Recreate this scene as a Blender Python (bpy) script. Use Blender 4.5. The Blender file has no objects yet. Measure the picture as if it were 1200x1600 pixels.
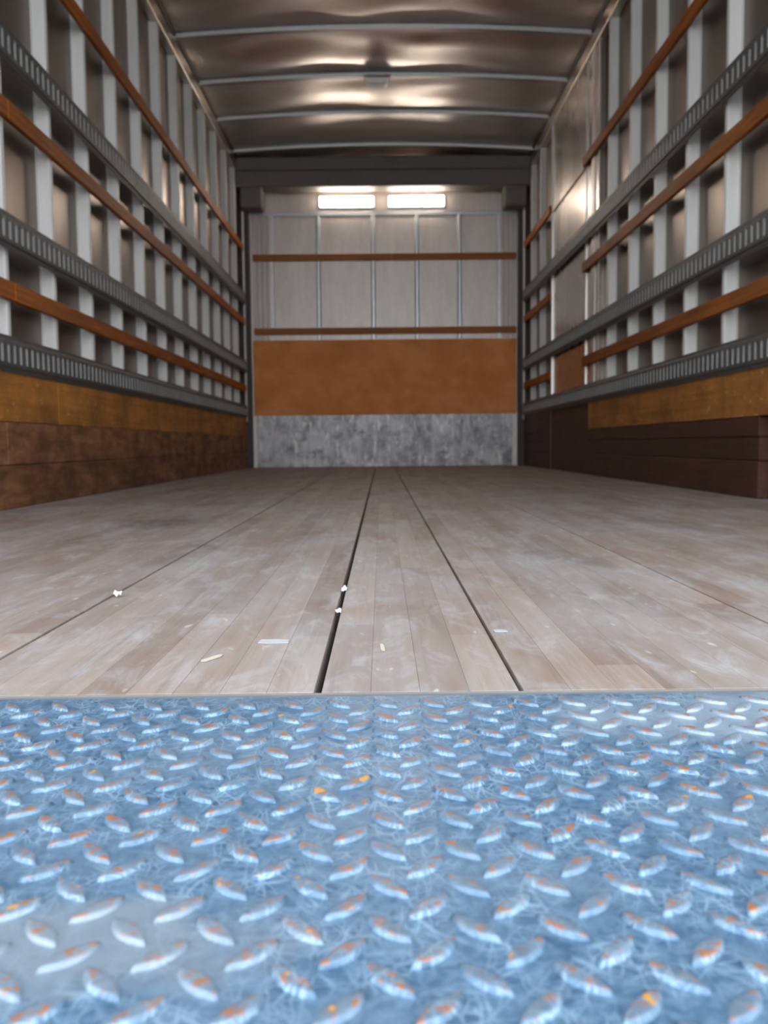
import bpy, bmesh, math, random
from mathutils import Matrix, Vector, noise
random.seed(7)
S = bpy.context.scene
COL = S.collection
H = 0.20            # camera height above the cargo floor (m)
FPX = 1400.0        # focal length in pixels of the 1200x1600 frame

# ------------------------------------------------------------------ camera
pitch = math.atan((800 - 695) / FPX); yaw = math.atan(-3 / FPX); roll = math.radians(0.55)
ROT = Matrix.Rotation(yaw, 3, 'Z') @ Matrix.Rotation(math.pi / 2 - pitch, 3, 'X') @ Matrix.Rotation(-roll, 3, 'Z')
cd = bpy.data.cameras.new('camera'); cam = bpy.data.objects.new('camera', cd); COL.objects.link(cam)
cam.matrix_world = Matrix.Translation((0, 0, H)) @ ROT.to_4x4()
cd.sensor_fit = 'AUTO'; cd.sensor_width = 36.0; cd.lens = 36.0 * FPX / 1600.0
cd.clip_start = 0.01; cd.clip_end = 200
cd.dof.use_dof = True; cd.dof.focus_distance = 0.85; cd.dof.aperture_fstop = 10.5
S.camera = cam

# ------------------------------------------------------------------ sky and exposure
W = bpy.data.worlds.new('sky'); S.world = W; W.use_nodes = True
wt = W.node_tree; wt.nodes.clear()
wo = wt.nodes.new('ShaderNodeOutputWorld'); bg = wt.nodes.new('ShaderNodeBackground')
tc = wt.nodes.new('ShaderNodeTexCoord'); sx = wt.nodes.new('ShaderNodeSeparateXYZ'); rp = wt.nodes.new('ShaderNodeValToRGB')
rp.color_ramp.elements[0].position = 0.0; rp.color_ramp.elements[0].color = (0.93, 0.97, 1.0, 1)
rp.color_ramp.elements[1].position = 0.8; rp.color_ramp.elements[1].color = (0.66, 0.82, 1.0, 1)
wt.links.new(tc.outputs['Generated'], sx.inputs[0]); wt.links.new(sx.outputs['Z'], rp.inputs[0])
wt.links.new(rp.outputs[0], bg.inputs['Color']); bg.inputs['Strength'].default_value = 2.0
wt.links.new(bg.outputs[0], wo.inputs[0])
vs = S.view_settings; vs.view_transform = 'Standard'; vs.look = 'None'; vs.gamma = 1.0; vs.use_curve_mapping = False
vs.exposure = 1.18

# ------------------------------------------------------------------ material helpers
class NT:
    def __init__(s, name):
        s.m = bpy.data.materials.new(name); s.m.use_nodes = True; s.t = s.m.node_tree; s.t.nodes.clear()
        s.out = s.n('ShaderNodeOutputMaterial'); s.b = s.n('ShaderNodeBsdfPrincipled'); s.l(s.b.outputs[0], s.out.inputs[0])
    def n(s, k, **kw):
        x = s.t.nodes.new(k)
        for a, v in kw.items(): setattr(x, a, v)
        return x
    def l(s, a, b): s.t.links.new(a, b)
    def put(s, sock, v):
        if hasattr(v, 'is_linked') or hasattr(v, 'links'): s.l(v, sock)
        else: sock.default_value = v
    def pos(s, scale=(1, 1, 1), obj=False):
        if obj: o = s.n('ShaderNodeTexCoord').outputs['Object']
        else: o = s.n('ShaderNodeNewGeometry').outputs['Position']
        m = s.n('ShaderNodeMapping'); m.inputs['Scale'].default_value = scale; s.l(o, m.inputs[0]); return m.outputs[0]
    def noise(s, vec, scale=5, detail=4, rough=.55, dist=0):
        x = s.n('ShaderNodeTexNoise'); x.inputs['Scale'].default_value = scale; x.inputs['Detail'].default_value = detail
        x.inputs['Roughness'].default_value = rough; x.inputs['Distortion'].default_value = dist
        s.l(vec, x.inputs['Vector']); return x.outputs['Fac']
    def ramp(s, v, a, b, c0=(0, 0, 0, 1), c1=(1, 1, 1, 1)):
        r = s.n('ShaderNodeValToRGB'); e = r.color_ramp.elements
        e[0].position = a; e[0].color = c0; e[1].position = b; e[1].color = c1; s.l(v, r.inputs[0]); return r.outputs[0]
    def mix(s, f, a, b, mode='MIX'):
        x = s.n('ShaderNodeMix', data_type='RGBA', blend_type=mode)
        s.put(x.inputs[0], f); s.put(x.inputs[6], a); s.put(x.inputs[7], b); return x.outputs[2]
    def math(s, op, a, b=0.0, clamp=False):
        x = s.n('ShaderNodeMath', operation=op, use_clamp=clamp); s.put(x.inputs[0], a); s.put(x.inputs[1], b); return x.outputs[0]
    def bump(s, v, strength=.2, dist=.01):
        x = s.n('ShaderNodeBump'); x.inputs['Strength'].default_value = strength; x.inputs['Distance'].default_value = dist
        s.l(v, x.inputs['Height']); s.l(x.outputs[0], s.b.inputs['Normal'])
    def set(s, **kw):
        nm = dict(color='Base Color', rough='Roughness', metal='Metallic', spec='Specular IOR Level')
        for k, v in kw.items(): s.put(s.b.inputs[nm[k]], v)
        return s.m
def c(r, g, b): return (r, g, b, 1)

def metal(name, c0, c1, rough=.35, metallic=.85, scale=6, stretch=(1, 1, 1), bump=.05, rvar=.12):
    t = NT(name); v = t.pos(stretch)
    n1 = t.noise(v, scale, 5); n2 = t.noise(v, scale * 9, 3)
    f = t.math('ADD', t.math('MULTIPLY', n1, .7), t.math('MULTIPLY', n2, .3))
    t.bump(n2, bump, .002)
    return t.set(color=t.mix(t.ramp(f, .3, .7), c0, c1), metal=metallic,
                 rough=t.math('ADD', t.math('MULTIPLY', n1, rvar), rough - rvar / 2))

def wood(name, dark, light, axis='Y', rough=.6, grain=1.0, stain=None, stain_amt=.5, spec=.35, patch=2.2, k=None, fleck=None):
    t = NT(name)
    k = k or {'X': (1.2, 30, 30), 'Y': (30, 1.2, 30), 'Z': (30, 30, 1.2)}[axis]
    v = t.pos(k); g = t.noise(v, 2.2 * grain, 6, .6, .4)
    w = t.noise(t.pos((1, 1, 1)), patch, 5, .6)
    col = t.mix(t.ramp(g, .3, .72), dark, light)
    oi = t.n('ShaderNodeObjectInfo'); j = t.math('ADD', t.math('MULTIPLY', oi.outputs['Random'], .3), .85)
    cj = t.n('ShaderNodeCombineColor'); [t.l(j, cj.inputs[i]) for i in range(3)]
    col = t.mix(1.0, col, cj.outputs[0], 'MULTIPLY')
    if stain: col = t.mix(t.math('MULTIPLY', t.ramp(w, .42, .66), stain_amt), col, stain)
    if fleck:
        q = t.noise(t.pos((1, 9, 16)), 2.4, 5, .7, .6)
        col = t.mix(t.math('MULTIPLY', t.ramp(q, .60, .70), .7), col, fleck)
        q2 = t.noise(t.pos((1, 3, 9)), 1.7, 5, .7, .4)
        col = t.mix(t.math('MULTIPLY', t.ramp(q2, .55, .72), .55), col, stain)
    t.bump(g, .15, .003)
    return t.set(color=col, rough=rough, spec=spec)

M = {}
M['skin'] = metal('wall_sheet_metal', c(.165, .128, .10), c(.24, .19, .152), .38, .9, 3, (1, 1, .35), .04)
M['post'] = metal('white_post_metal', c(.68, .665, .635), c(.80, .785, .75), .5, .1, 9, (1, 1, .15), .02)
M['rail'] = metal('top_rail_metal', c(.46, .40, .33), c(.58, .52, .44), .3, .85, 5, (1, .3, 1))
M['roof'] = metal('roof_sheet_metal', c(.52, .465, .43), c(.70, .645, .605), .38, .93, 4, (.6, 1, 1), .05)
M['bow'] = metal('roof_bow_metal', c(.30, .29, .28), c(.40, .39, .37), .42, .7, 6)
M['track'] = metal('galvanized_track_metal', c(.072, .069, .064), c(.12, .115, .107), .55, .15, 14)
M['slot_lit'] = metal('sky_lit_slot_metal', c(.30, .30, .29), c(.46, .455, .44), .45, .3, 9)  # track metal made paler on slot walls: caught skylight put into the colour
M['front'] = metal('front_sheet_metal', c(.56, .49, .45), c(.76, .68, .63), .45, .4, 5, (1.6, 1, .35), .04)
M['trim'] = metal('trim_strip_metal', c(.50, .54, .56), c(.64, .68, .70), .38, .6, 8)
M['door'] = metal('door_sheet_metal', c(.42, .37, .33), c(.52, .47, .43), .27, .9, 3, (1, 1, .5), .05)
M['dark'] = metal('dark_header_metal', c(.15, .135, .125), c(.20, .182, .168), .65, .0, 6)
M['corner'] = metal('dark_corner_metal', c(.040, .032, .028), c(.065, .052, .046), .55, .2, 6)
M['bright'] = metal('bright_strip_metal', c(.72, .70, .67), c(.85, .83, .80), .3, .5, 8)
M['slat'] = wood('slat_wood', c(.24, .062, .008), c(.53, .155, .020), 'Y', .6, 1, c(.16, .048, .012), .45, spec=.2)
M['slatx'] = wood('front_slat_wood', c(.34, .12, .035), c(.52, .20, .058), 'X', .6, 1, c(.24, .09, .035), .4, spec=.2)
M['ply'] = wood('lining_plywood', c(.36, .132, .026), c(.66, .272, .056), 'Y', .6, .5, c(.19, .078, .022), .7, spec=.2, patch=5, fleck=c(.82, .52, .18))
M['plyf'] = wood('front_plywood', c(.74, .26, .075), c(.92, .38, .13), 'X', .65, .35, c(.58, .185, .05), .55, patch=5, k=(3, 3, 7), spec=.15)
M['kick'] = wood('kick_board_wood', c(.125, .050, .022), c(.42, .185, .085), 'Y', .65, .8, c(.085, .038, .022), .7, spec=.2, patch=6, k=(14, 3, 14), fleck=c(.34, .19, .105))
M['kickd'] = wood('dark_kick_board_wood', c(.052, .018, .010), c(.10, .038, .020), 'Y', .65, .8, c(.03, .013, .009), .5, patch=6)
M['gap'] = metal('dark_gap', c(.015, .013, .012), c(.03, .026, .024), .9, 0, 20)
M['paper'] = metal('white_paper', c(.72, .72, .72), c(.85, .85, .85), .8, 0, 60)
M['lens'] = metal('lamp_lens_plastic', c(.80, .79, .76), c(.88, .87, .84), .3, 0, 20)
M['asphalt'] = metal('asphalt', c(.10, .10, .10), c(.20, .20, .19), .9, 0, 30, bump=.3)

def kickplate():
    t = NT('scuffed_aluminium_plate')
    v = t.pos((1, 1, .8)); a = t.noise(v, 6, 6, .7, .15); b = t.noise(t.pos((6, 1, 1)), 4, 5, .7)
    col = t.mix(t.ramp(a, .36, .66), c(.28, .265, .275), c(.56, .54, .545))
    col = t.mix(t.math('MULTIPLY', t.ramp(b, .5, .68), .8), col, c(.70, .67, .64))
    d = t.noise(t.pos((2.2, 1, 2.6)), 3.6, 6, .7, .2); col = t.mix(t.math('MULTIPLY', t.ramp(d, .50, .64), .7), col, c(.13, .12, .125))
    e = t.noise(t.pos((7, 1, 2)), 3.0, 3, .6, .3); col = t.mix(t.math('MULTIPLY', t.ramp(e, .60, .68), .8), col, c(.78, .74, .70))
    t.bump(a, .1, .004)
    return t.set(color=col, rough=.5, metal=.45)
M['kickplate'] = kickplate()

def floor_mat():
    t = NT('laminated_floor_wood')
    g = t.n('ShaderNodeNewGeometry'); sp = t.n('ShaderNodeSeparateXYZ'); t.l(g.outputs['Position'], sp.inputs[0])
    oi = t.n('ShaderNodeObjectInfo'); r = oi.outputs['Random']
    seg = t.math('FLOOR', t.math('DIVIDE', t.math('ADD', sp.outputs['Y'], t.math('MULTIPLY', r, 11.0)), .95))
    wn = t.n('ShaderNodeTexWhiteNoise', noise_dimensions='2D'); cv = t.n('ShaderNodeCombineXYZ')
    t.l(seg, cv.inputs[0]); t.l(t.math('MULTIPLY', r, 97.0), cv.inputs[1]); t.l(cv.outputs[0], wn.inputs['Vector'])
    tone = t.ramp(wn.outputs['Value'], 0, 1, c(.24, .156, .110), c(.345, .245, .185))
    grain = t.noise(t.pos((60, 2.0, 1)), 2.0, 6, .65, .3)
    col = t.mix(t.math('MULTIPLY', t.ramp(grain, .4, .75), .4), tone, c(.15, .108, .085))
    dust = t.noise(t.pos((2.2, .9, 1)), 2.4, 6, .62, .5)
    col = t.mix(t.math('MULTIPLY', t.ramp(dust, .38, .70), .55), col, c(.43, .395, .375))
    dirt = t.noise(t.pos((1.6, .7, 1)), 2.9, 5, .6, .3)
    col = t.mix(t.math('MULTIPLY', t.ramp(dirt, .56, .74), .6), col, c(.10, .068, .05))
    fl = t.noise(t.pos((26, 9, 1)), 2.2, 2, .5, .2)
    col = t.mix(t.math('MULTIPLY', t.ramp(fl, .70, .76), .55), col, c(.62, .56, .47))
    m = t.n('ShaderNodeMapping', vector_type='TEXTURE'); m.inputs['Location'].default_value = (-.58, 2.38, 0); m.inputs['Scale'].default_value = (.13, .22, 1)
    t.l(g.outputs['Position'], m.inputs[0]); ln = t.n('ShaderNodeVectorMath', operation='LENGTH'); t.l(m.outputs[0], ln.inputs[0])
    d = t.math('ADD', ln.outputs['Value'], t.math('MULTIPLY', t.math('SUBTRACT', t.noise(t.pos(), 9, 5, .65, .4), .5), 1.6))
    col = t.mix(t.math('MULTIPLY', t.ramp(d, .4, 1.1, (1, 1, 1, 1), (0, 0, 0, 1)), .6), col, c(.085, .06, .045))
    sm = t.noise(t.pos((9, 3.2, 1)), 2.6, 6, .7, .8)
    col = t.mix(t.math('MULTIPLY', t.ramp(sm, .50, .72), .45), col, c(.50, .49, .49))
    sk = t.noise(t.pos((34, 1.4, 1)), 1.6, 5, .7, .5)
    col = t.mix(t.math('MULTIPLY', t.ramp(sk, .56, .74), .5), col, c(.155, .113, .088))
    t.bump(grain, .12, .002)
    return t.set(color=col, rough=t.math('ADD', t.math('MULTIPLY', dust, .25), .48), spec=.2)
M['floor'] = floor_mat()

def tread_mat():
    t = NT('worn_blue_tread_steel')
    p = t.pos()
    big = t.noise(t.pos((1.2, 1.4, 1)), 5.0, 5, .6, .4)
    fine = t.noise(p, 140, 4, .65, .5)
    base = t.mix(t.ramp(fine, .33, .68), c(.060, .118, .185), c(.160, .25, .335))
    # scratches: edges of strongly warped, stretched cells
    def scr(sc, st, rot, w, wd):
        m = t.n('ShaderNodeMapping'); m.inputs['Rotation'].default_value = (0, 0, rot); m.inputs['Scale'].default_value = st
        g = t.n('ShaderNodeNewGeometry'); nz = t.n('ShaderNodeTexNoise'); nz.inputs['Scale'].default_value = 22; nz.inputs['Detail'].default_value = 3
        t.l(g.outputs['Position'], nz.inputs['Vector'])
        vm = t.n('ShaderNodeVectorMath', operation='SCALE'); t.l(nz.outputs['Color'], vm.inputs[0]); vm.inputs['Scale'].default_value = wd
        va = t.n('ShaderNodeVectorMath', operation='ADD'); t.l(g.outputs['Position'], va.inputs[0]); t.l(vm.outputs[0], va.inputs[1])
        t.l(va.outputs[0], m.inputs[0])
        v = t.n('ShaderNodeTexVoronoi', feature='DISTANCE_TO_EDGE', voronoi_dimensions='2D'); v.inputs['Scale'].default_value = sc
        t.l(m.outputs[0], v.inputs['Vector'])
        return t.ramp(v.outputs['Distance'], 0.0, w, (1, 1, 1, 1), (0, 0, 0, 1))
    s1 = scr(46, (1, .35, 1), .3, .035, .03); s2 = scr(70, (.4, 1, 1), -.7, .03, .035); s3 = scr(110, (1, .45, 1), 1.0, .04, .02)
    s4 = scr(60, (1, .25, 1), -.35, .04, .02); s5 = scr(150, (.35, 1, 1), .8, .05, .015)
    sc = t.math('MAXIMUM', t.math('MAXIMUM', t.math('MAXIMUM', s1, s2), t.math('MAXIMUM', s3, s4)), s5)
    brk = t.ramp(t.noise(p, 38, 3), .38, .62)
    col = t.mix(t.math('MULTIPLY', t.math('MULTIPLY', sc, brk), .75), base, c(.38, .50, .60))
    col = t.mix(t.math('MULTIPLY', t.ramp(big, .46, .68), .6), col, c(.22, .275, .325))
    def blob(x, y, rx, ry, a=.55):
        g = t.n('ShaderNodeNewGeometry'); m = t.n('ShaderNodeMapping', vector_type='TEXTURE')
        m.inputs['Location'].default_value = (x, y, 0); m.inputs['Scale'].default_value = (rx, ry, 1); t.l(g.outputs['Position'], m.inputs[0])
        ln = t.n('ShaderNodeVectorMath', operation='LENGTH'); t.l(m.outputs[0], ln.inputs[0])
        d = t.math('ADD', ln.outputs['Value'], t.math('MULTIPLY', t.math('SUBTRACT', t.noise(p, 22, 5, .65, .4), .5), 1.5))
        return t.math('MULTIPLY', t.ramp(d, .45, 1.1, (1, 1, 1, 1), (0, 0, 0, 1)), a)
    col = t.mix(blob(-.125, .352, .10, .045, .75), col, c(.28, .30, .32))
    col = t.mix(blob(.31, .65, .22, .075, .7), col, c(.38, .42, .46))
    # bare worn tops and rust spots on the raised lugs
    g = t.n('ShaderNodeNewGeometry'); sp = t.n('ShaderNodeSeparateXYZ'); t.l(g.outputs['Position'], sp.inputs[0])
    top = t.math('MULTIPLY', t.math('SUBTRACT', sp.outputs['Z'], TOPZ), 1 / .0009, True)
    col = t.mix(t.math('MULTIPLY', top, .35), col, c(.25, .265, .275))
    r1 = t.ramp(t.noise(p, 150, 3, .6), .52, .60); r2 = t.ramp(t.noise(p, 6, 2), .35, .55)
    col = t.mix(t.math('MULTIPLY', t.math('MULTIPLY', r1, top), t.math('ADD', t.math('MULTIPLY', r2, .6), .35)), col, c(.44, .155, .045))
    fleck = t.math('MULTIPLY', t.ramp(t.noise(p, 60, 2), .665, .70), .9)
    col = t.mix(t.math('MULTIPLY', fleck, top), col, c(.80, .34, .04))
    t.bump(fine, .12, .001)
    return t.set(color=col, rough=t.math('ADD', t.math('MULTIPLY', fine, .2), .30), metal=.35, spec=.5)
PLATE_Z = -0.002; LUG_H = 0.0022
TOPZ = PLATE_Z + LUG_H * .55
M['tread'] = tread_mat()

def emis(name, col, st):
    t = NT(name); t.set(color=c(.8, .8, .8), rough=.4)
    n = t.noise(t.pos(), 8, 2)
    t.l(t.mix(t.ramp(n, .2, .8), col, c(1, .90, .80)), t.b.inputs['Emission Color']); t.b.inputs['Emission Strength'].default_value = st
    return t.m
M['glow'] = emis('lit_lamp_diffuser', c(1, .80, .62), 19.0)

# ------------------------------------------------------------------ mesh helpers
class MB:
    def __init__(s): s.v = []; s.f = []; s.smooth = False
    def add(s, v, f):
        o = len(s.v); s.v += [tuple(p) for p in v]; s.f += [tuple(i + o for i in q) for q in f]; return s
    def box(s, x0, x1, y0, y1, z0, z1, bev=0.0):
        bm = bmesh.new(); bmesh.ops.create_cube(bm, size=1)
        for v in bm.verts:
            v.co = Vector((x0 + (v.co.x + .5) * (x1 - x0), y0 + (v.co.y + .5) * (y1 - y0), z0 + (v.co.z + .5) * (z1 - z0)))
        if bev: bmesh.ops.bevel(bm, geom=bm.edges[:], offset=bev, segments=1, profile=.5, affect='EDGES')
        bm.verts.index_update()
        s.add([v.co[:] for v in bm.verts], [[v.index for v in f.verts] for f in bm.faces]); bm.free(); return s
    def extrude(s, prof, path, closed=True, cap=True):
        """prof: 2-D outline; path: function (u, v, t) -> point, sampled at ts"""
        fn, ts = path; n = len(prof)
        v = [fn(p[0], p[1], t) for t in ts for p in prof]; f = []
        for k in range(len(ts) - 1):
            for i in range(n if closed else n - 1):
                j = (i + 1) % n; f.append((k * n + i, k * n + j, (k + 1) * n + j, (k + 1) * n + i))
        if closed and cap: f.append(tuple(range(n))[::-1]); f.append(tuple((len(ts) - 1) * n + i for i in range(n)))
        return s.add(v, f)
    def mesh(s, name, smooth=False):
        me = bpy.data.meshes.new(name); me.from_pydata(s.v, [], s.f); me.update()
        bm = bmesh.new(); bm.from_mesh(me); bmesh.ops.recalc_face_normals(bm, faces=bm.faces[:]); bm.to_mesh(me); bm.free()
        if smooth: me.polygons.foreach_set('use_smooth', [True] * len(me.polygons))
        return me
    def build(s, name, mat, parent=None, smooth=False, loc=(0, 0, 0), rz=0.0):
        me = s.mesh(name, smooth); me.materials.append(M[mat]); return link(name, me, parent, loc, rz)
def link(name, data, parent=None, loc=(0, 0, 0), rz=0.0):
    o = bpy.data.objects.new(name, data); COL.objects.link(o); o.location = loc; o.rotation_euler = (0, 0, rz)
    if parent: o.parent = parent
    return o
def tag(o, label, cat, group=None, kind=None):
    o['label'] = label; o['category'] = cat
    if group: o['group'] = group
    if kind: o['kind'] = kind
    return o
def B(*a): return MB().box(*a)

# ------------------------------------------------------------------ dimensions of the cargo box
Y0, Y1 = 0.716, 8.30                 # rear edge of the floor, front wall
LX, RX = -1.225, 1.300               # inner faces of tracks / lining
ZR = 2.70                            # roof height at the walls
DEP = .065                           # lining face to wall sheet
DY0, DY1 = 5.50, 6.97                # side door, frame to frame (right wall)

# ------------------------------------------------------------------ ground, floor
tag(B(-15, 15, -15, 15, -1.25, -1.10).build('ground', 'asphalt'), 'dark asphalt ground below the truck', 'ground', kind='structure')
fl = tag(B(LX - DEP, RX + DEP, Y0, Y1, -.12, -.022).build('floor', 'gap'), 'worn laminated hardwood floor of the cargo box', 'floor', kind='structure')
edges = [LX - .04, -.985, -.676, -.366, -.054, .112, .424, .736, 1.048, RX + .04]
gaps = [0, .0015, .002, .0045, .0065, .0040, .003, .002, .0015, 0]
for i in range(len(edges) - 1):
    a = edges[i] + gaps[i] / 2; b = edges[i + 1] - gaps[i + 1] / 2
    bd = B(a, b, Y0 + .001, Y1 - .002, -.022, -.006).build('floor_board', 'floor', fl)
    n = max(4, round((b - a) / .039)); w = (b - a) / n
    me = B(-w / 2 + .00005, w / 2 - .00005, Y0, Y1 - .002, -.006, 0, .00035).mesh('laminated_strip'); me.materials.append(M['floor'])
    for k in range(n):
        o = link('laminated_strip', me, bd, (a + (k + .5) * w, 0, random.uniform(-.0004, .0)))

B(LX - .04, RX + .04, Y0 - .0028, Y0 - .0002, -.10, -.0006, .0005).build('edge_shadow_strip', 'dark', fl)  # dark strip added as the shadow line between floor and platform

# ------------------------------------------------------------------ roof
def arch(x):
    u = (x - (LX + RX) / 2) / ((RX - LX) / 2 + DEP); return ZR + .05 * (1 - u * u)
BOWS = [1.45, 2.15, 2.85, 3.55, 4.25, 4.95, 5.66, 6.37, 7.06, 7.80]
mb = MB(); nx, ny = 72, 260; vv = []
for j in range(ny + 1):
    y = Y0 + (Y1 - Y0) * j / ny
    dist = min(abs(y - b) for b in BOWS); sag = min(1, dist / .18)
    for i in range(nx + 1):
        x = LX - DEP + (RX - LX + 2 * DEP) * i / nx
        e = min(1, (x - LX + DEP) / .1, (RX + DEP - x) / .1)
        q = noise.noise(Vector((x * 1.5, y * 3.2, 3.1))) * .022 + noise.noise(Vector((x * 3.6, y * 5.0, 9.0))) * .006
        b0 = max([b for b in BOWS if b <= y], default=Y0 - .1); b1 = min([b for b in BOWS if b > y], default=Y1 + .1)
        t_ = (y - b0) / (b1 - b0); bul = math.sin(math.pi * t_) * (.012 + .014 * noise.noise(Vector((x * .9, b0 * 3.3, 1.7))))
        vv.append((x, y, arch(x) + (q + .002) * sag * e - bul * e))
ff = [(j * (nx + 1) + i, j * (nx + 1) + i + 1, (j + 1) * (nx + 1) + i + 1, (j + 1) * (nx + 1) + i) for j in range(ny) for i in range(nx)]
ce = tag(mb.add(vv, ff).build('ceiling', 'roof', smooth=True), 'buckled aluminium roof sheet held by curved bows', 'roof', kind='structure')
B(LX - DEP - .01, RX + DEP + .01, Y0, Y1, ZR + .075, ZR + .095).build('outer_roof_skin', 'dark', ce)
prof = [(-.042, .0), (-.042, -.003), (-.024, -.004), (-.020, -.028), (.020, -.028), (.024, -.004), (.042, -.003), (.042, 0)]
xs = [LX - .02 + (RX - LX + .04) * k / 24 for k in range(25)]
for yb in BOWS:
    MB().extrude(prof, (lambda u, v, x, yb=yb: (x, yb + u, arch(x) + v - .001), xs)).build('roof_bow', 'bow', ce)

# ------------------------------------------------------------------ side walls
PY = [3.045 + .4445 * k for k in range(-5, 12)]
def hat(face, depth, fl_=.016, t=.0025):
    """post outline: (along wall, out from sheet)"""
    h = face / 2
    return [(-h - fl_, 0), (-h - fl_, t), (-h, t), (-h, depth - .004), (-h + .004, depth), (h - .004, depth), (h, depth - .004), (h, t), (h + fl_, t), (h + fl_, 0)]
def post(y, z0, z1, side, parent, face=.030, depth=.048):
    X0 = LX - DEP if side < 0 else RX + DEP; s = -side
    return MB().extrude(hat(face, depth), (lambda u, v, z: (X0 + s * v, y + u, z), [z0, z1])).build('wall_post', 'post', parent)
def sidewall(side):
    Xs = LX - DEP if side < 0 else RX + DEP; s = -side        # s: direction into the box
    nm = 'wall_left' if side < 0 else 'wall_right'
    def X(a, b): return (min(Xs + s * a, Xs + s * b), max(Xs + s * a, Xs + s * b))
    w = B(*X(-.03, 0), Y0, Y1, -.12, ZR + .09).build(nm, 'skin')
    tag(w, 'sheet metal side wall with white posts, unbroken by any door' if side < 0 else 'sheet metal side wall with white posts and a side door', 'wall', kind='structure')
    for y in PY:
        if side > 0 and DY0 - .1 < y < DY1 + .1: continue
        post(y, .29, ZR - .055, side, w)
    # top rail: flat band, lip and dark joint under the roof
    B(*X(0, .056), Y0, Y1, ZR - .105, ZR - .018, .004).build('top_rail', 'rail', w)
    B(*X(0, .066), Y0, Y1, ZR - .018, ZR + .002, .003).build('roof_joint', 'dark', w)
    # plywood lining and kick boards
    segs = [(Y0, 3.43), (3.432, 5.87), (5.872, Y1 - .09)] if side < 0 else [(Y0, 3.85), (3.852, DY0 + .16), (DY1 + .012, Y1 - .09)]
    for k, (a, b) in enumerate(segs):
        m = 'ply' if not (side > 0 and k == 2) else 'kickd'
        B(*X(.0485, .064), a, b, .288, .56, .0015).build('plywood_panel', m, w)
    if side < 0:
        for a, b in ((Y0, 2.6), (2.602, 5.04), (5.042, Y1 - .09)):
            B(*X(.047, .066), a, b, .0, .142, .003).build('kick_board', 'kick', w)
            B(*X(.047, .064), a + (.0 if a == Y0 else .35), b + (.35 if b < 7 else 0), .144, .286, .003).build('kick_board', 'kick', w)
    else:
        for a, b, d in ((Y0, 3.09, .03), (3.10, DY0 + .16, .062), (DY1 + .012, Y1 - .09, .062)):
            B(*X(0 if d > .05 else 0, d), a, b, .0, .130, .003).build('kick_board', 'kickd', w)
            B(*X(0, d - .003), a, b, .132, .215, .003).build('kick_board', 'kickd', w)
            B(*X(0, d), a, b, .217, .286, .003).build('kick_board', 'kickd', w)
    return w
wl = sidewall(-1); wr = sidewall(1)

# ------------------------------------------------------------------ side door (right wall)
XD = RX + DEP
d1 = B(XD - .040, XD - .001, DY0 + .02, DY1, .0, ZR - .105, .002).build('door_1', 'door')
tag(d1, 'smooth aluminium side door panel set between the wall posts', 'door', kind='structure')
for a, b, m in ((DY0 - .004, DY0 + .012, 'bright'), (DY0 + .10, DY0 + .185, 'front'), (DY0 + .33, DY0 + .345, 'bright')):
    B(XD - .048, XD - .038, a, b, .50, ZR - .105, .002).build('door_frame', m, d1)
B(XD - .052, XD - .036, DY1 - .012, DY1 + .006, 0, ZR - .105, .002).build('door_light_leak_strip', 'bright', d1)  # pale metal strip stands in for daylight leaking past the door edge
B(XD - .054, XD - .038, DY0 + .36, DY1 - .02, 1.945, 2.0, .003).build('door_bar', 'door', d1)
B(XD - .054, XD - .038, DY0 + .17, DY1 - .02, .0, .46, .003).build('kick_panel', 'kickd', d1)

# ------------------------------------------------------------------ front wall
wf = tag(B(LX - DEP, RX + DEP, Y1, Y1 + .05, -.12, ZR + .09).build('wall_front', 'front'), 'sheet metal front wall closing the far end of the box', 'wall', kind='structure')
FX = [-1.153, -.978, -.556, -.059, .339, .7255, 1.085, 1.241]
for i in range(len(FX) - 1):
    a, b = FX[i], FX[i + 1]
    if i in (0, len(FX) - 2):     # ribbed side strips
        n = 4
        for k in range(n):
            u = a + (b - a) * k / n; w_ = (b - a) / n
            MB().extrude([(u + .004, 0), (u + .012, -.014), (u + w_ - .012, -.014), (u + w_ - .004, 0)], (lambda p, q, z: (p, Y1 + q - .0005, z), [1.15, 2.275])).build('ribbed_strip', 'front', wf)
    else:
        B(a + .018, b - .018, Y1 - .007, Y1, 1.15, 2.262, .002).build('front_panel', 'front', wf)
for x in FX[2:6]:
    MB().extrude([(x - .024, 0), (x - .018, -.010), (x - .008, -.018), (x + .008, -.018), (x + .018, -.010), (x + .024, 0)], (lambda p, q, z: (p, Y1 + q - .0005, z), [1.15, 2.28])).build('panel_trim', 'trim', wf)
for x in (FX[1], FX[6]):
    B(x - .012, x + .012, Y1 - .016, Y1, 1.15, 2.28, .002).build('panel_trim', 'trim', wf)
B(-1.153, 1.241, Y1 - .016, Y1, 2.272, 2.30, .002).build('cross_trim', 'trim', wf)
B(-1.153, 1.241, Y1 - .012, Y1, 2.302, 2.60, .002).build('upper_panel', 'front', wf)
B(-1.165, 1.245, Y1 - .026, Y1, .475, 1.160, .003).build('plywood_panel', 'plyf', wf)
B(-1.140, 1.205, Y1 - .030, Y1, .0, .478, .003).build('kick_plate', 'kickplate', wf)
for s_, Xs in ((1, LX - DEP), (-1, RX + DEP)):
    xa, xb = sorted((Xs, Xs + s_ * .112)); B(xa, xb, Y1 - .085, Y1, 0, ZR - .1, .006).build('corner_post', 'corner', wf)
    MB().extrude(hat(.02, .02), (lambda u, v, z: (Xs + s_ * (.062 + v * .6), Y1 - .10 + u, z), [.42, ZR - .1])).build('corner_strip', 'post', wf)
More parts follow.
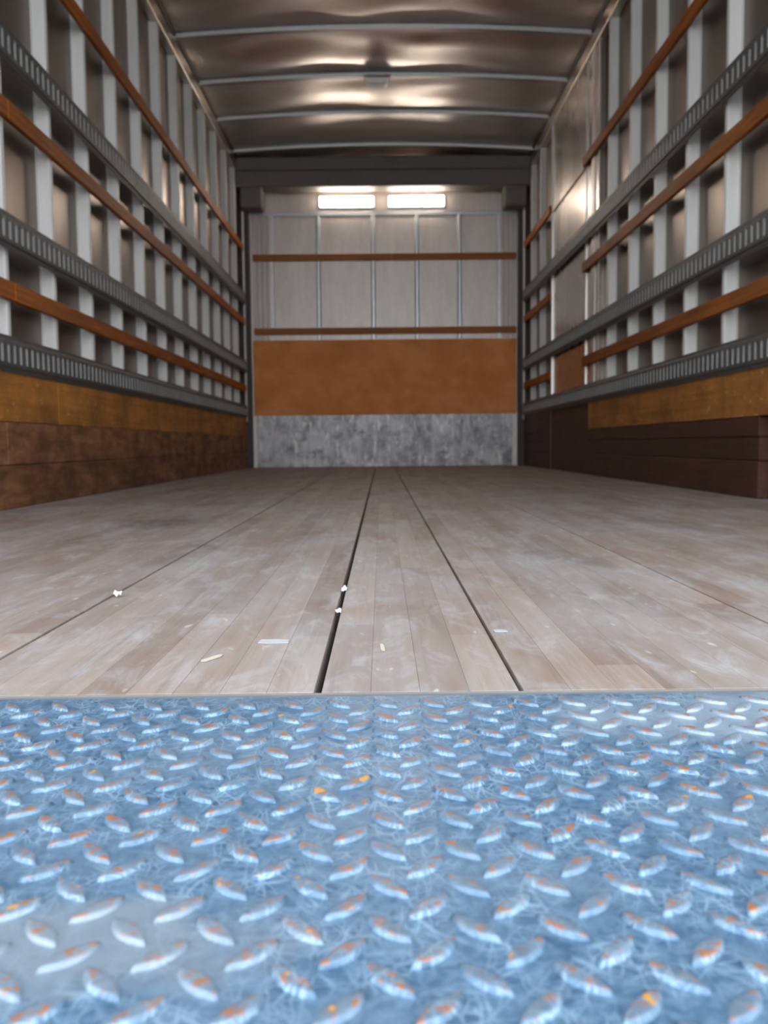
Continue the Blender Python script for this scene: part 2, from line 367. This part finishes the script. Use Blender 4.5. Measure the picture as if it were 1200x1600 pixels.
# header beam with its two end brackets
tag(wf, 'sheet metal front wall with plywood board and scuffed kick plate', 'wall', kind='structure')
hd = B(LX - .03, RX + .03, 8.00, Y1 - .13, 2.452, ZR + .01, .008).build('trim_1', 'dark')
tag(hd, 'dark steel header beam across the top of the front wall', 'beam', kind='structure')
B(LX - .01, RX + .01, 7.965, 8.00, 2.585, ZR - .01, .004).build('header_lip', 'dark', hd)
for a, b in ((LX + .005, LX + .20), (RX - .20, RX - .005)):
    B(a, b, 8.03, Y1 - .10, 2.285, 2.55, .012).build('end_bracket', 'dark', hd)

# ------------------------------------------------------------------ cargo tracks (slotted steel rails)
PIT = .05
def track_mesh(n):
    mb = MB(); L = n * PIT; hw, hh, cc, fh, o, dp = .0105, .031, .004, .041, .013, .012
    for k in range(n):
        y = (k + .5) * PIT; a, b = k * PIT, (k + 1) * PIT
        ring = [(y - hw, -hh + cc), (y - hw, hh - cc), (y - hw + cc, hh), (y + hw - cc, hh), (y + hw, hh - cc), (y + hw, -hh + cc), (y + hw - cc, -hh), (y - hw + cc, -hh)]
        out = [(a, -fh), (a, fh), (b, fh), (b, -fh)]
        v = [(o, p[0], p[1]) for p in out] + [(o + .0015, p[0], p[1]) for p in ring] + [(o - dp, p[0], p[1]) for p in ring]
        f = [(0, 1, 5, 4), (1, 6, 5), (1, 2, 7, 6), (2, 8, 7), (2, 3, 9, 8), (3, 10, 9), (3, 0, 11, 10), (0, 4, 11)]
        f += [(4 + i, 4 + (i + 1) % 8, 12 + (i + 1) % 8, 12 + i) for i in range(8)]
        mb.add(v, f)
    for s in (-1, 1):
        pr = [(o, s * fh), (.006, s * .049), (.006, s * .054), (.0035, s * .054), (.0035, s * .060), (0, s * .060), (0, s * .048), (o - .003, s * (fh - .001))]
        mb.extrude(pr, (lambda u, v, y: (u, y, v), [0, L]))
    me = mb.mesh('track_section'); me.materials.append(M['track']); me.materials.append(M['slot_lit'])
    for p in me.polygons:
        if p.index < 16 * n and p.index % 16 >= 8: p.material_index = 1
    return me
TM = {n: track_mesh(n) for n in (53, 49, 46)}
ZT = [(1.525, 'uppermost'), (.915, 'middle'), (.510, 'lowest')]
tl = ['uppermost', 'middle', 'lowest']
for side in (-1, 1):
    for (z, which) in ZT:
        wn = 'on the unbroken wall facing the side door' if side < 0 else 'running across the side door'
        root = link('cargo_track', None, None, ((LX - .0005) if side < 0 else (RX + .0005), Y0 + .06, z))
        tag(root, f'{which} grey slotted steel cargo track {wn}', 'cargo track', 'slotted cargo tracks along the side walls')
        y = 0.0
        for n in (53, 49, 46):
            if side < 0: link('track_section', TM[n], root, (0, y, 0))
            else: link('track_section', TM[n], root, (0, y + n * PIT, 0), math.pi)
            y += n * PIT + .001

# ------------------------------------------------------------------ wooden slats
def slat(side, z, runs, label, h=.062):
    x0, x1 = (LX - .017, LX + .004) if side < 0 else (RX - .004, RX + .017)
    r = link('wooden_slat', None, None, (0, 0, 0)); tag(r, label, 'slat', 'wooden slats along the walls')
    for a, b in runs: B(x0, x1, a, b, z - h / 2, z + h / 2, .003).build('slat_board', 'slat', r)
SZ = [(1.975, 'uppermost'), (1.318, 'middle'), (.722, 'lowest')]
for z, which in SZ:
    slat(-1, z, [(Y0 + .06, 3.05), (3.053, 5.60), (5.603, Y1 - .10)], f'{which} long orange-brown wooden slat on the unbroken wall facing the side door')
    slat(1, z, [(Y0 + .06, 2.90), (2.903, DY0 + .34)], f'{which} orange-brown wooden slat on the wall, ending at the side door frame')
    slat(1, z, [(DY1 + .012, Y1 - .10)], f'{which} short brown slat between the side door and front corner')
for z, t_ in ((1.898, 'upper brown wooden slat across the front wall, below the lit lamps'), (1.238, 'lower brown wooden slat across the front wall, just above the plywood')):
    r = link('wooden_slat', None, None, (0, 0, 0)); tag(r, t_, 'slat', 'wooden slats along the walls')
    for a, b in ((-1.15, .112), (.114, 1.24)): B(a, b, Y1 - .040, Y1 - .017, z - .030, z + .030, .003).build('slat_board', 'slatx', r)

# ------------------------------------------------------------------ lamps
for a, b, t_ in ((-.535, -.054, 'glowing white strip lamp on the front wall, on the unbroken wall side'), (.091, .584, 'glowing white strip lamp on the front wall, on the side door side')):
    cx = (a + b) / 2
    r = link('strip_lamp', None, None, (cx, Y1 - .012, 2.39)); tag(r, t_, 'lamp', 'lit strip lamps at the top of the front wall')
    hw = (b - a) / 2
    B(-hw - .012, hw + .012, -.018, 0, -.056, .056, .004).build('lamp_housing', 'trim', r)
    B(-hw, hw, -.034, -.016, -.044, .044, .008).build('diffuser', 'glow', r)
bz = arch(0) - .030
r = link('dome_lamp', None, None, (-.005, 6.37, bz)); tag(r, 'small unlit square dome lamp under a roof bow', 'lamp')
B(-.09, .09, -.055, .055, -.016, .001, .005).build('lamp_base', 'bow', r)
prof = [(.075, .043), (.070, .038), (.05, .026)]
mb = MB(); zz = [-.014, -.050, -.060]
vv = [];
for (a, b), z in zip(prof, zz):
    vv += [(-a, -b, z), (a, -b, z), (a, b, z), (-a, b, z)]
ff = [(k * 4 + i, k * 4 + (i + 1) % 4, k * 4 + 4 + (i + 1) % 4, k * 4 + 4 + i) for k in range(2) for i in range(4)] + [(8, 9, 10, 11), (3, 2, 1, 0)]
mb.add(vv, ff).build('lens', 'lens', r)

# ------------------------------------------------------------------ lift gate platform with raised tread lugs
lp = link('lift_platform', None, None, (0, 0, PLATE_Z))
tag(lp, 'scratched blue steel tread plate platform in front of the wooden floor', 'platform')
PX0, PX1, PY0, PY1 = -1.20, 1.26, -.55, Y0 - .0045
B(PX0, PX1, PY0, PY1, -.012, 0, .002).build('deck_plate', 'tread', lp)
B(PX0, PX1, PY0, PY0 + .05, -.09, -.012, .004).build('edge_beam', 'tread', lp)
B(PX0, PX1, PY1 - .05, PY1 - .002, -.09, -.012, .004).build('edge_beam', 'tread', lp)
def lug_geo(ang):
    n = 9; L = .0142; Wd = .0052; v = []; f = []
    out = [(-1 + 2 * k / (n - 1), 1) for k in range(n)] + [(1 - 2 * k / (n - 1), -1) for k in range(1, n - 1)]
    ca, sa = math.cos(ang), math.sin(ang); m = len(out)
    for sc_l, sc_w, z in ((1, 1, -.0002), (.95, .84, .0012), (.88, .66, .0021), (.7, .40, .0023)):
        for u, sg in out:
            px = u * L * sc_l; pw = sg * Wd * sc_w * (1 - abs(u) ** 2.2)
            v.append((px * ca - pw * sa, px * sa + pw * ca, z))
    for k in range(3):
        for i in range(m): j = (i + 1) % m; f.append((k * m + i, k * m + j, (k + 1) * m + j, (k + 1) * m + i))
    f.append(tuple(3 * m + i for i in range(m))); return v, f
LP = .0362
ROTI = ROT.transposed()
def to_px(p):
    q = ROTI @ (Vector(p) - Vector((0, 0, H)))
    if q.z > -.02: return None
    return 600 + FPX * q.x / -q.z, 800 - FPX * q.y / -q.z
LG = [lug_geo(math.radians(47)), lug_geo(math.radians(-47))]
LM = []
for g in LG:
    me = MB().add(*g).mesh('raised_lug', True); me.materials.append(M['tread']); LM.append(me)
spots = []
oy = .3415; ox = -.0171
for kind in (0, 1):
    for i in range(-36, 38):
        for j in range(-26, 14):
            x = ox + (i + .5 * kind) * LP; y = oy + (j + .5 * kind) * LP
            if not (PX0 + .016 < x < PX1 - .016 and PY0 + .016 < y < PY1 - .013): continue
            p = to_px((x, y, PLATE_Z)); seen = p is not None and -20 < p[0] < 1220 and -20 < p[1] < 1625
            spots.append((0 if seen else 1, x * x + y * y, kind, x, y))
spots.sort()
rest = MB()
for k, (un, _d, kind, x, y) in enumerate(spots):
    if k < 300 and not un: link('raised_lug', LM[kind], lp, (x, y, 0))
    else: rest.add([(a + x, b + y, z) for a, b, z in LG[kind][0]], LG[kind][1])
o = rest.build('raised_lugs_field', 'tread', lp, True); o['kind'] = 'stuff'

# ------------------------------------------------------------------ litter on the floor
def scrap(x, y, sx_, sy_, ang, label, z=.0006, n=10, lift=.004):
    mb = MB(); top = []; pts = []
    for k in range(n):
        a = 2 * math.pi * k / n; r_ = random.uniform(.75, 1.1)
        u, v = sx_ * r_ * math.cos(a), sy_ * r_ * math.sin(a)
        pts.append((u * math.cos(ang) - v * math.sin(ang), u * math.sin(ang) + v * math.cos(ang), random.uniform(.0, lift)))
    v = [(p[0], p[1], p[2]) for p in pts] + [(p[0], p[1], p[2] + .0008) for p in pts] + [(0, 0, lift * .6), (0, 0, lift * .6 + .0012)]
    f = [(i, (i + 1) % n, n + (i + 1) % n, n + i) for i in range(n)] + [(n + i, n + (i + 1) % n, 2 * n + 1) for i in range(n)] + [((i + 1) % n, i, 2 * n) for i in range(n)]
    o = mb.add(v, f).build('paper_scrap', 'paper', loc=(x, y, z)); tag(o, label, 'scrap', 'white scraps littering the floor'); return o
scrap(-.356, 1.19, .006, .010, .4, 'curled white paper scrap on the floor beside a faint board seam', lift=.007)
scrap(-.053, 1.225, .004, .018, 0, 'longer white scrap caught in the black floor seam', z=.0004)
scrap(-.053, 1.06, .004, .012, 0, 'shorter white scrap caught in the black floor seam', z=.0004)

def chip(name, x, y, lx, ly, ang, mat, label, cat):
    a, b = lx / 2, ly / 2; n = 4
    top = [(-a, -b * .8), (-a * .3, -b), (a, -b * .9), (a * .95, b * .6), (a * .2, b), (-a * .9, b * .9)]
    o = MB().extrude(top, (lambda u, v, z: (u * math.cos(ang) - v * math.sin(ang), u * math.sin(ang) + v * math.cos(ang), z), [0, .0007])).build(name, mat, loc=(x, y, .0002))
    return tag(o, label, cat)
M['tape'] = metal('pale_tape', c(.42, .39, .37), c(.52, .49, .47), .6, 0, 40)
M['chip'] = metal('pale_wood_chip', c(.50, .43, .31), c(.60, .52, .38), .7, 0, 60)
chip('tape_remnant', -.112, .905, .031, .018, .0, 'tape', 'pale strip of tape stuck to the boards beside the black seam', 'tape')
chip('tape_remnant', .125, .945, .014, .012, .1, 'tape', 'small pale tape patch stuck to the boards beside the thinner seam', 'tape')
chip("wood_chip", -.001, .873, .004, .030, .05, 'chip', 'thin pale wood chip lying along the narrow middle board', 'chip')
chip('wood_chip', -.162, .835, .007, .030, -.5, 'chip', 'slanted pale wood chip lying near the platform edge', 'chip')
